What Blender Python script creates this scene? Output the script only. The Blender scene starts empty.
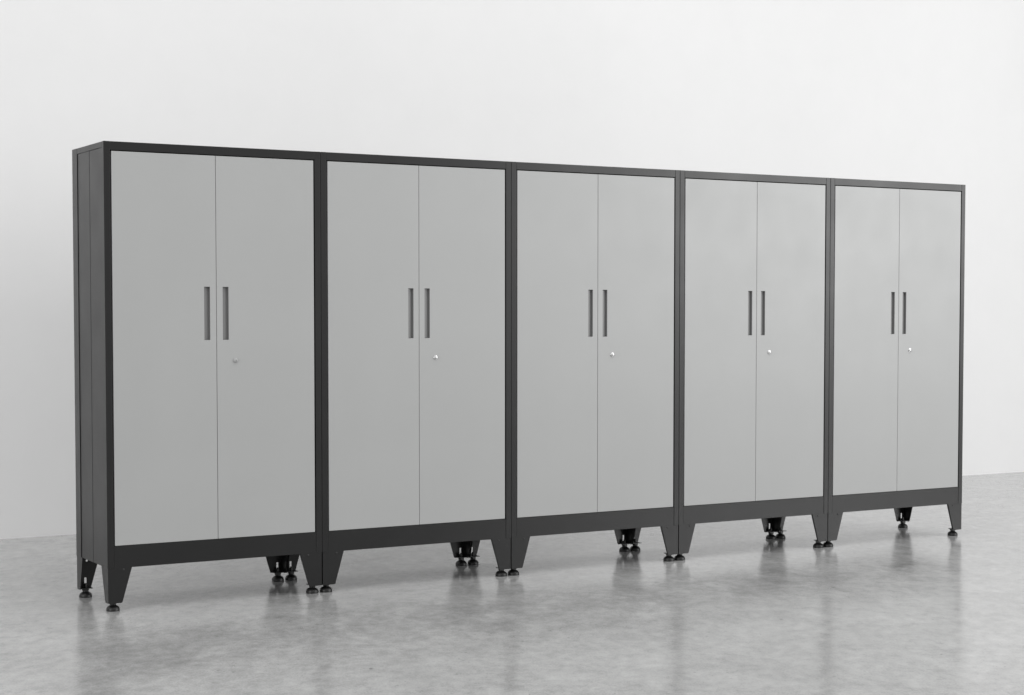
import bpy, bmesh, math
from mathutils import Vector
from mathutils.geometry import tessellate_polygon

SC = bpy.context.scene
COL = SC.collection

# ------------------------------------------------------------------ camera
cam = bpy.data.cameras.new('camera')
cam.sensor_width = 36.0
cam.lens = 36.0 * 1710.12 / 1024.0
cam.shift_y = 37.6 / 1024.0
cam.clip_start, cam.clip_end = 0.05, 200.0
co = bpy.data.objects.new('camera', cam)
COL.objects.link(co)
co.location = (-1.98349, -6.54297, 1.17666)
co.rotation_euler = (math.pi / 2 - 0.04281, 0.0, -0.52787)
SC.camera = co

# ------------------------------------------------------------------ studio light
world = bpy.data.worlds.new('World')
SC.world = world
world.use_nodes = True
bg = world.node_tree.nodes['Background']
bg.inputs['Color'].default_value = (1.0, 1.0, 1.0, 1)
bg.inputs['Strength'].default_value = 0.67


def softbox(name, loc, aim, sx, sy, watts):
    l = bpy.data.lights.new(name, 'AREA')
    l.shape, l.size, l.size_y, l.energy = 'RECTANGLE', sx, sy, watts
    o = bpy.data.objects.new(name, l)
    COL.objects.link(o)
    o.location = loc
    o.rotation_euler = (Vector(aim) - Vector(loc)).to_track_quat('-Z', 'Y').to_euler()
    return o


softbox('softbox_right', (10.0, -7.5, 2.7), (3.4, 0.6, 0.3), 5.0, 4.0, 455)
softbox('softbox_overhead', (2.4, -2.4, 6.2), (2.4, 0.9, 0.0), 9.0, 3.0, 165)
softbox('softbox_left', (-7.5, -3.2, 2.6), (0.3, 2.4, 0.3), 4.0, 3.2, 225)

SC.view_settings.view_transform = 'Standard'
SC.view_settings.look = 'None'
SC.view_settings.exposure = 0.0
SC.view_settings.gamma = 1.0
SC.view_settings.use_curve_mapping = False


# ------------------------------------------------------------------ materials
def new_mat(name):
    m = bpy.data.materials.new(name)
    m.use_nodes = True
    nt = m.node_tree
    return m, nt, nt.nodes['Principled BSDF']


def noise(nt, vec, scale, detail=4.0, rough=0.5, dist=0.0):
    n = nt.nodes.new('ShaderNodeTexNoise')
    n.inputs['Scale'].default_value = scale
    n.inputs['Detail'].default_value = detail
    n.inputs['Roughness'].default_value = rough
    n.inputs['Distortion'].default_value = dist
    nt.links.new(vec, n.inputs['Vector'])
    return n.outputs['Fac']


def remap(nt, val, a, b, c, d):
    n = nt.nodes.new('ShaderNodeMapRange')
    for i, v in zip((1, 2, 3, 4), (a, b, c, d)):
        n.inputs[i].default_value = v
    nt.links.new(val, n.inputs[0])
    return n.outputs[0]


def op(nt, kind, a, b):
    n = nt.nodes.new('ShaderNodeMath')
    n.operation = kind
    for i, v in enumerate((a, b)):
        if isinstance(v, (int, float)):
            n.inputs[i].default_value = v
        else:
            nt.links.new(v, n.inputs[i])
    return n.outputs[0]


def coords(nt, scale=(1, 1, 1), rot=(0, 0, 0), obj=True):
    t = nt.nodes.new('ShaderNodeTexCoord')
    m = nt.nodes.new('ShaderNodeMapping')
    m.inputs['Scale'].default_value = scale
    m.inputs['Rotation'].default_value = rot
    nt.links.new(t.outputs['Object' if obj else 'Generated'], m.inputs['Vector'])
    return m.outputs[0]


def tint(nt, val, rgb):
    """grey value times a tint -> colour socket"""
    c = nt.nodes.new('ShaderNodeCombineColor')
    for i in range(3):
        nt.links.new(op(nt, 'MULTIPLY', val, rgb[i]), c.inputs[i])
    return c.outputs[0]


def bump(nt, bsdf, val, strength, dist):
    b = nt.nodes.new('ShaderNodeBump')
    b.inputs['Strength'].default_value = strength
    b.inputs['Distance'].default_value = dist
    nt.links.new(val, b.inputs['Height'])
    nt.links.new(b.outputs[0], bsdf.inputs['Normal'])


def paint(name, value, rgb, rough, var=0.04, orange=0.06, spec=0.5):
    m, nt, b = new_mat(name)
    v = coords(nt)
    n1 = noise(nt, v, 2.3, 4)
    nt.links.new(tint(nt, remap(nt, n1, 0.25, 0.75, value * (1 - var), value * (1 + var)), rgb), b.inputs['Base Color'])
    nt.links.new(remap(nt, noise(nt, v, 5.0, 3), 0.3, 0.7, rough - 0.03, rough + 0.03), b.inputs['Roughness'])
    b.inputs['Specular IOR Level'].default_value = spec
    bump(nt, b, noise(nt, v, 420.0, 2), orange, 0.0006)
    return m


M_FRAME = paint('charcoal_powder_coat', 0.0135, (1.0, 1.0, 1.0), 0.32, 0.06, 0.05, 0.34)
M_DOOR = paint('pale_grey_powder_coat', 0.39, (1.0, 1.012, 1.003), 0.40, 0.022, 0.05)
M_PULL = paint('grey_moulded_pull', 0.20, (1.0, 1.0, 1.0), 0.38, 0.02, 0.03)
M_RUBBER = paint('black_rubber', 0.007, (1, 1, 1), 0.45, 0.1, 0.10)
M_INNER = paint('dark_inner_steel', 0.016, (1, 1, 1), 0.5, 0.05, 0.05)


def metal(name, val, rough):
    m, nt, b = new_mat(name)
    v = coords(nt)
    nt.links.new(tint(nt, remap(nt, noise(nt, v, 60.0, 2), 0.3, 0.7, val * 0.95, val), (1, 1, 1)), b.inputs['Base Color'])
    b.inputs['Metallic'].default_value = 1.0
    b.inputs['Roughness'].default_value = rough
    return m


M_CHROME = metal('polished_lock_metal', 0.68, 0.28)


def concrete():
    m, nt, b = new_mat('polished_concrete')
    v = coords(nt)
    # trowelled along one direction of the slab: the mottling is drawn out that way
    a1 = nt.nodes.new('ShaderNodeMapping')
    a1.inputs['Rotation'].default_value = (0, 0, 0.53)
    nt.links.new(v, a1.inputs['Vector'])
    a2 = nt.nodes.new('ShaderNodeMapping')
    a2.inputs['Scale'].default_value = (0.8, 0.55, 1.0)
    nt.links.new(a1.outputs[0], a2.inputs['Vector'])
    va = a2.outputs[0]
    cloud = noise(nt, v, 0.6, 5, 0.55, 0.4)
    blot = noise(nt, va, 3.2, 9, 0.64, 1.0)
    patch = noise(nt, va, 9.0, 10, 0.68, 0.6)
    fine = noise(nt, va, 26.0, 9, 0.72, 0.2)
    grain = noise(nt, va, 190.0, 3, 0.6)
    s = remap(nt, cloud, 0.3, 0.7, -0.030, 0.030)
    s = op(nt, 'ADD', s, remap(nt, blot, 0.32, 0.68, -0.050, 0.050))
    s = op(nt, 'ADD', s, remap(nt, patch, 0.35, 0.65, -0.045, 0.045))
    s = op(nt, 'ADD', s, remap(nt, fine, 0.33, 0.67, -0.068, 0.068))
    s = op(nt, 'ADD', s, remap(nt, grain, 0.3, 0.7, -0.05, 0.05))
    s = op(nt, 'ADD', s, 0.402)
    # sparse dark pits, and flecks gathered in patches
    vor = nt.nodes.new('ShaderNodeTexVoronoi')
    vor.inputs['Scale'].default_value = 10.0
    nt.links.new(va, vor.inputs['Vector'])
    pit = remap(nt, vor.outputs['Distance'], 0.035, 0.065, 1.0, 0.0)
    sel = nt.nodes.new('ShaderNodeSeparateColor')
    nt.links.new(vor.outputs['Color'], sel.inputs[0])
    pit = op(nt, 'MULTIPLY', pit, op(nt, 'GREATER_THAN', sel.outputs[0], 0.70))
    fleck = remap(nt, noise(nt, va, 62.0, 4, 0.55), 0.61, 0.68, 0.0, 1.0)
    fleck = op(nt, 'MULTIPLY', fleck, remap(nt, noise(nt, va, 2.2, 4, 0.6), 0.48, 0.62, 0.0, 1.0))
    dark = op(nt, 'MAXIMUM', op(nt, 'MULTIPLY', pit, 0.6), op(nt, 'MULTIPLY', fleck, 0.45))
    s = op(nt, 'MULTIPLY', s, op(nt, 'SUBTRACT', 1.0, dark))
    nt.links.new(tint(nt, s, (1.0, 1.0, 0.992)), b.inputs['Base Color'])
    r = op(nt, 'ADD', remap(nt, blot, 0.3, 0.7, 0.135, 0.205), remap(nt, patch, 0.3, 0.7, -0.025, 0.03))
    nt.links.new(op(nt, 'ADD', r, op(nt, 'MULTIPLY', dark, 0.25)), b.inputs['Roughness'])
    b.inputs['Specular IOR Level'].default_value = 0.5
    h = op(nt, 'ADD', op(nt, 'MULTIPLY', patch, 0.7), op(nt, 'MULTIPLY', fine, 0.2))
    h = op(nt, 'SUBTRACT', h, op(nt, 'MULTIPLY', dark, 0.3))
    bump(nt, b, h, 0.10, 0.003)
    return m


def plaster():
    m, nt, b = new_mat('white_wall_paint')
    v = coords(nt)
    a = noise(nt, v, 0.8, 5, 0.55)
    f = noise(nt, v, 5.0, 6, 0.6)
    s = op(nt, 'ADD', remap(nt, a, 0.3, 0.7, 0.80, 0.825), remap(nt, f, 0.3, 0.7, -0.006, 0.006))
    nt.links.new(tint(nt, s, (1, 1, 1)), b.inputs['Base Color'])
    b.inputs['Roughness'].default_value = 0.7
    b.inputs['Specular IOR Level'].default_value = 0.25
    bump(nt, b, op(nt, 'ADD', f, op(nt, 'MULTIPLY', noise(nt, v, 160.0, 2), 0.15)), 0.08, 0.01)
    return m


# ------------------------------------------------------------------ mesh helpers
def box(bm, x0, x1, y0, y1, z0, z1):
    vs = [bm.verts.new((x, y, z)) for z in (z0, z1) for x, y in ((x0, y0), (x1, y0), (x1, y1), (x0, y1))]
    for f in ((3, 2, 1, 0), (4, 5, 6, 7), (0, 1, 5, 4), (1, 2, 6, 5), (2, 3, 7, 6), (3, 0, 4, 7)):
        bm.faces.new([vs[i] for i in f])


def plate(bm, outer, holes, to3d, t0, t1):
    """2-D outline with holes, extruded from t0 to t1; to3d(u, v, t) gives the point."""
    loops = [outer] + holes
    tris = tessellate_polygon([[Vector((u, v, 0)) for u, v in lp] for lp in loops])
    flat = [p for lp in loops for p in lp]
    A = [bm.verts.new(to3d(u, v, t0)) for u, v in flat]
    B = [bm.verts.new(to3d(u, v, t1)) for u, v in flat]
    for a, b_, c in tris:
        bm.faces.new((A[a], A[b_], A[c]))
        bm.faces.new((B[c], B[b_], B[a]))
    k = 0
    for lp in loops:
        n = len(lp)
        for i in range(n):
            j = (i + 1) % n
            bm.faces.new((A[k + i], A[k + j], B[k + j], B[k + i]))
        k += n


def lathe(bm, prof, cx, cy, n=28, axis='z', cz=0.0):
    """profile of (radius, height); axis 'z' up, or 'y' where height runs towards -y"""
    rings = []
    for r, h in prof:
        ring = []
        for i in range(n):
            a = 2 * math.pi * i / n
            if axis == 'z':
                p = (cx + r * math.cos(a), cy + r * math.sin(a), h)
            else:
                p = (cx + r * math.cos(a), cy - h, cz + r * math.sin(a))
            ring.append(bm.verts.new(p))
        rings.append(ring)
    for r0, r1 in zip(rings, rings[1:]):
        for i in range(n):
            j = (i + 1) % n
            bm.faces.new((r0[i], r0[j], r1[j], r1[i]))
    bm.faces.new(rings[0][::-1])
    bm.faces.new(rings[-1])


def obj(name, bm, mat, parent=None, bevel=0.0, smooth=False, seg=2):
    bmesh.ops.recalc_face_normals(bm, faces=bm.faces[:])
    me = bpy.data.meshes.new(name)
    bm.to_mesh(me)
    bm.free()
    me.materials.append(mat)
    o = bpy.data.objects.new(name, me)
    COL.objects.link(o)
    if parent:
        o.parent = parent
    if smooth:
        for p in me.polygons:
            p.use_smooth = True
        me.set_sharp_from_angle(angle=math.radians(38))
    if bevel:
        md = o.modifiers.new('edge', 'BEVEL')
        md.width, md.segments, md.limit_method, md.angle_limit = bevel, seg, 'ANGLE', math.radians(40)
        md.harden_normals = True
        for p in me.polygons:
            p.use_smooth = True
    return o


# ------------------------------------------------------------------ setting
bm = bmesh.new()
box(bm, -22, 34, -26, 2.60, -0.20, 0.0)
o = obj('floor', bm, concrete())
o['kind'] = 'structure'
bm = bmesh.new()
box(bm, -22, 34, 2.404, 2.60, 0.0, 7.5)
o = obj('wall', bm, plaster())
o['kind'] = 'structure'

# ------------------------------------------------------------------ cabinet
W, D, H = 0.914, 0.430, 1.8385          # pitch, depth, height
X0, X1 = 0.0007, 0.9131                 # the body leaves a hairline joint to its neighbour
ST = 0.0262                             # stile width
ZD0, ZD1 = 0.2580, 1.8045               # door opening
ZB = 0.1715                             # underside of the body = top of the legs
ZL = 0.0335                             # lower end of the legs
LT, LB = 0.0990, 0.0590                 # leg width above / below
XC = 0.4567                             # joint between the doors
REC = 0.0006                            # doors sit back from the frame


def make_leg(root, sx, front):
    """L-shaped tapered sheet-steel leg; sx = 0 left, 1 right"""
    t = 0.003
    inset = 0.0016
    wx = (lambda u: X0 + inset + u) if sx == 0 else (lambda u: X1 - inset - u)
    yf = 0.0012 if front else D - 0.0012
    wy = (lambda v: yf + v) if front else (lambda v: yf - v)
    bm = bmesh.new()
    r = 0.006
    topw, botw = LT - inset, LB - inset
    up = ZB + 0.004
    outline = [(0, up), (0, ZL + 0.002), (0.002, ZL), (botw - r, ZL), (botw - r * 0.3, ZL + r * 0.25),
               (botw + 0.0006, ZL + r), (topw, up)]
    holes = []
    if not front:
        h0 = 0.0290 if sx == 0 else 0.0190
        holes = [[(h0, 0.050), (h0, 0.078), (h0 + 0.0095, 0.078), (h0 + 0.0095, 0.050)]]
        c = 0.0045
        holes.append([(0.0400 + c * math.cos(a * math.pi / 4), 0.1480 + c * math.sin(a * math.pi / 4)) for a in range(8)])
    plate(bm, outline, holes, lambda u, v, q: (wx(u), wy(q), v), 0.0, t)
    # folded return along the tapered edge
    if front:
        plate(bm, [(botw - 0.0014, ZL + r), (botw + 0.0003, ZL + r), (topw - 0.0003, ZB), (topw - 0.0020, ZB)], [],
              lambda u, v, q: (wx(u), wy(q), v), t - 0.0005, 0.0095)
    tops, bots = 0.0880 if front else 0.0800, 0.0430
    out2 = [(t, ZB + 0.003), (t, ZL + 0.001), (0.006, ZL), (bots - r, ZL), (bots, ZL + r), (tops, ZB + 0.003)]
    plate(bm, out2, [], lambda u, v, q: (wx(q), wy(u), v), 0.0002, t)
    # bottom plate that carries the foot
    xa, xb = sorted((wx(t), wx(botw - 0.004)))
    ya, yb = sorted((wy(t), wy(0.041)))
    box(bm, xa, xb, ya, yb, ZL + 0.003, ZL + 0.006)
    leg = obj('leg', bm, M_FRAME, root)
    # adjustable foot
    fx, fy = wx(0.0290), wy(0.0340 if front else 0.0200)
    bm = bmesh.new()
    lathe(bm, [(0.0250, 0.0), (0.0263, 0.0012), (0.0263, 0.0070), (0.0252, 0.0112), (0.0228, 0.0155), (0.0182, 0.0195),
               (0.0130, 0.0222), (0.0115, 0.0250), (0.0115, 0.0275)], fx, fy)
    lathe(bm, [(0.0145, 0.0270), (0.0150, 0.0275), (0.0150, 0.0350), (0.0145, 0.0355)], fx, fy, 6)
    lathe(bm, [(0.0055, 0.0400), (0.0055, 0.0560), (0.0045, 0.0575)], fx, fy, 12)
    obj('levelling_foot', bm, M_RUBBER, leg, smooth=True)
    # fixing screw at the top of the face plate
    if front:
        bm = bmesh.new()
        lathe(bm, [(0.0046, -0.001), (0.0046, 0.0010), (0.0034, 0.0018), (0.0012, 0.0020)], wx(0.0620), yf, 14, 'y', ZB - 0.0068)
        obj('screw', bm, M_INNER, leg, smooth=True)
    return leg


def make_door(root, right):
    a, b = (XC + 0.0009, X1 - ST - 0.0052) if right else (X0 + ST + 0.0048, XC - 0.0009)
    z0, z1 = ZD0 + 0.0020, ZD1 - 0.0036
    y0, y1 = REC, REC + 0.020
    ha, hb = (XC + 0.0270, XC + 0.0515) if right else (XC - 0.0510, XC - 0.0270)
    za, zb = 1.0637, 1.2767
    bm = bmesh.new()
    plate(bm, [(a, z0), (b, z0), (b, z1), (a, z1)], [[(ha, za), (ha, zb), (hb, zb), (hb, za)]],
          lambda u, v, q: (u, q, v), y0, y1)
    d = obj('door', bm, M_DOOR, root, bevel=0.0011)
    if right:
        d['label'] = 'right-hand door with the round lock'
    # recessed pull: a liner with a floor that slopes away to the right
    bm = bmesh.new()
    e = 0.0008
    ys = y0 + 0.0016
    xs = [ha + e, ha + e + 0.0004, ha + (hb - ha) * 0.5, hb - e - 0.0004, hb - e]
    deep = [ys, y0 + 0.0095, y0 + 0.0105, y0 + 0.0118, ys]
    rows = []
    for z, top in ((za + e, True), (za + e + 0.001, False), (zb - e - 0.001, False), (zb - e, True)):
        rows.append([bm.verts.new((x, ys if top else y, z)) for x, y in zip(xs, deep)])
    for r0, r1 in zip(rows, rows[1:]):
        for i in range(4):
            bm.faces.new((r0[i], r0[i + 1], r1[i + 1], r1[i]))
    p = obj('recessed_pull', bm, M_PULL, d)
    for f in p.data.polygons:
        if f.normal.y > 0:
            p.data.flip_normals()
            break
    if right:
        bm = bmesh.new()
        lathe(bm, [(0.0100, -0.002), (0.0100, 0.0016), (0.0092, 0.0026), (0.0080, 0.0028), (0.0078, 0.0052), (0.0066, 0.0066),
                   (0.0040, 0.0074), (0.0012, 0.0077)], XC + 0.0790, y0, 24, 'y', 0.9803)
        lk = obj('lock', bm, M_CHROME, d, smooth=True)
        bm = bmesh.new()
        box(bm, XC + 0.0790 - 0.0008, XC + 0.0790 + 0.0008, y0 - 0.0079, y0 - 0.0070, 0.9803 - 0.0036, 0.9803 + 0.0036)
        obj('keyhole', bm, M_INNER, lk)
    return d


def make_cabinet():
    root = bpy.data.objects.new('storage_cabinet', None)
    root.empty_display_size = 0.2
    COL.objects.link(root)
    # front frame: two stiles, top rail, deep bottom rail set back a hair
    bm = bmesh.new()
    t = 0.022
    box(bm, X0, X0 + ST, 0, t, ZB, H)
    box(bm, X1 - ST, X1, 0, t, ZB, H)
    box(bm, X0 + ST + 0.0003, X1 - ST - 0.0003, 0.0003, t, ZD1, H - 0.0002)
    box(bm, X0 + ST + 0.0003, X1 - ST - 0.0006, 0.0010, t, ZB + 0.0003, ZD0)
    obj('front_frame', bm, M_FRAME, root, bevel=0.0011)
    # sides
    for s in (0, 1):
        wx = (lambda u: X0 + u) if s == 0 else (lambda u: X1 - u)
        bm = bmesh.new()

        def sb(u0, u1, y0, y1, z0, z1):
            xa, xb = sorted((wx(u0), wx(u1)))
            box(bm, xa, xb, y0, y1, z0, z1)
        ya = t + 0.0012
        sb(0.0, 0.020, 0.362, D, ZB, H - 0.0004)                    # rear post
        sb(0.0004, 0.016, ya, 0.3617, 1.8155, H - 0.0006)            # top band
        sb(0.0010, 0.015, ya, 0.0450, ZB + 0.0003, 1.8152)           # front flange
        sb(0.0034, 0.014, 0.0453, 0.1995, ZB + 0.0006, 1.8150)       # pressed panel, front half
        sb(0.0026, 0.014, 0.1998, 0.3618, ZB + 0.0006, 1.8150)       # rear half, a step prouder
        obj('side_panel', bm, M_FRAME, root, bevel=0.0006)
    bm = bmesh.new()
    box(bm, X0 + 0.021, X1 - 0.021, D - 0.012, D - 0.001, ZB + 0.001, H - 0.003)
    obj('back_panel', bm, M_FRAME, root)
    bm = bmesh.new()
    box(bm, X0 + 0.017, X1 - 0.017, t + 0.001, D - 0.0125, H - 0.020, H - 0.0008)
    obj('top_panel', bm, M_FRAME, root)
    bm = bmesh.new()
    box(bm, X0 + 0.016, X1 - 0.016, t + 0.001, D - 0.0125, ZB + 0.020, ZB + 0.034)
    obj('bottom_panel', bm, M_INNER, root)
    make_door(root, False)
    make_door(root, True)
    for s in (0, 1):
        for fr in (True, False):
            make_leg(root, s, fr)
    return root


def copy_tree(o, parent=None):
    c = o.copy()
    COL.objects.link(c)
    c.parent = parent
    for ch in o.children:
        copy_tree(ch, c)
    return c


LABELS = [
    'charcoal steel cabinet with pale grey doors at the left end, its ribbed side panel showing',
    'charcoal steel cabinet with pale grey doors, second from the left end of the row',
    'charcoal steel cabinet with pale grey doors in the middle of the row of five',
    'charcoal steel cabinet with pale grey doors, second from the right end of the row',
    'charcoal steel cabinet with pale grey doors at the right end, nothing standing beyond it',
]
proto = make_cabinet()
for i, text in enumerate(LABELS):
    c = proto if i == 0 else copy_tree(proto)
    c.location = (i * W, 0.0, 0.0)
    c['label'] = text
    c['category'] = 'cabinet'
    c['group'] = 'cabinets standing side by side in a row'

# the lock of the first cabinet has the grey of its door
for ch in proto.children_recursive:
    if ch.name.split('.')[0] == 'lock':
        ch.data = ch.data.copy()
        ch.data.materials[0] = M_DOOR
        ch['label'] = 'lock of the same grey as the door, hardly standing out'
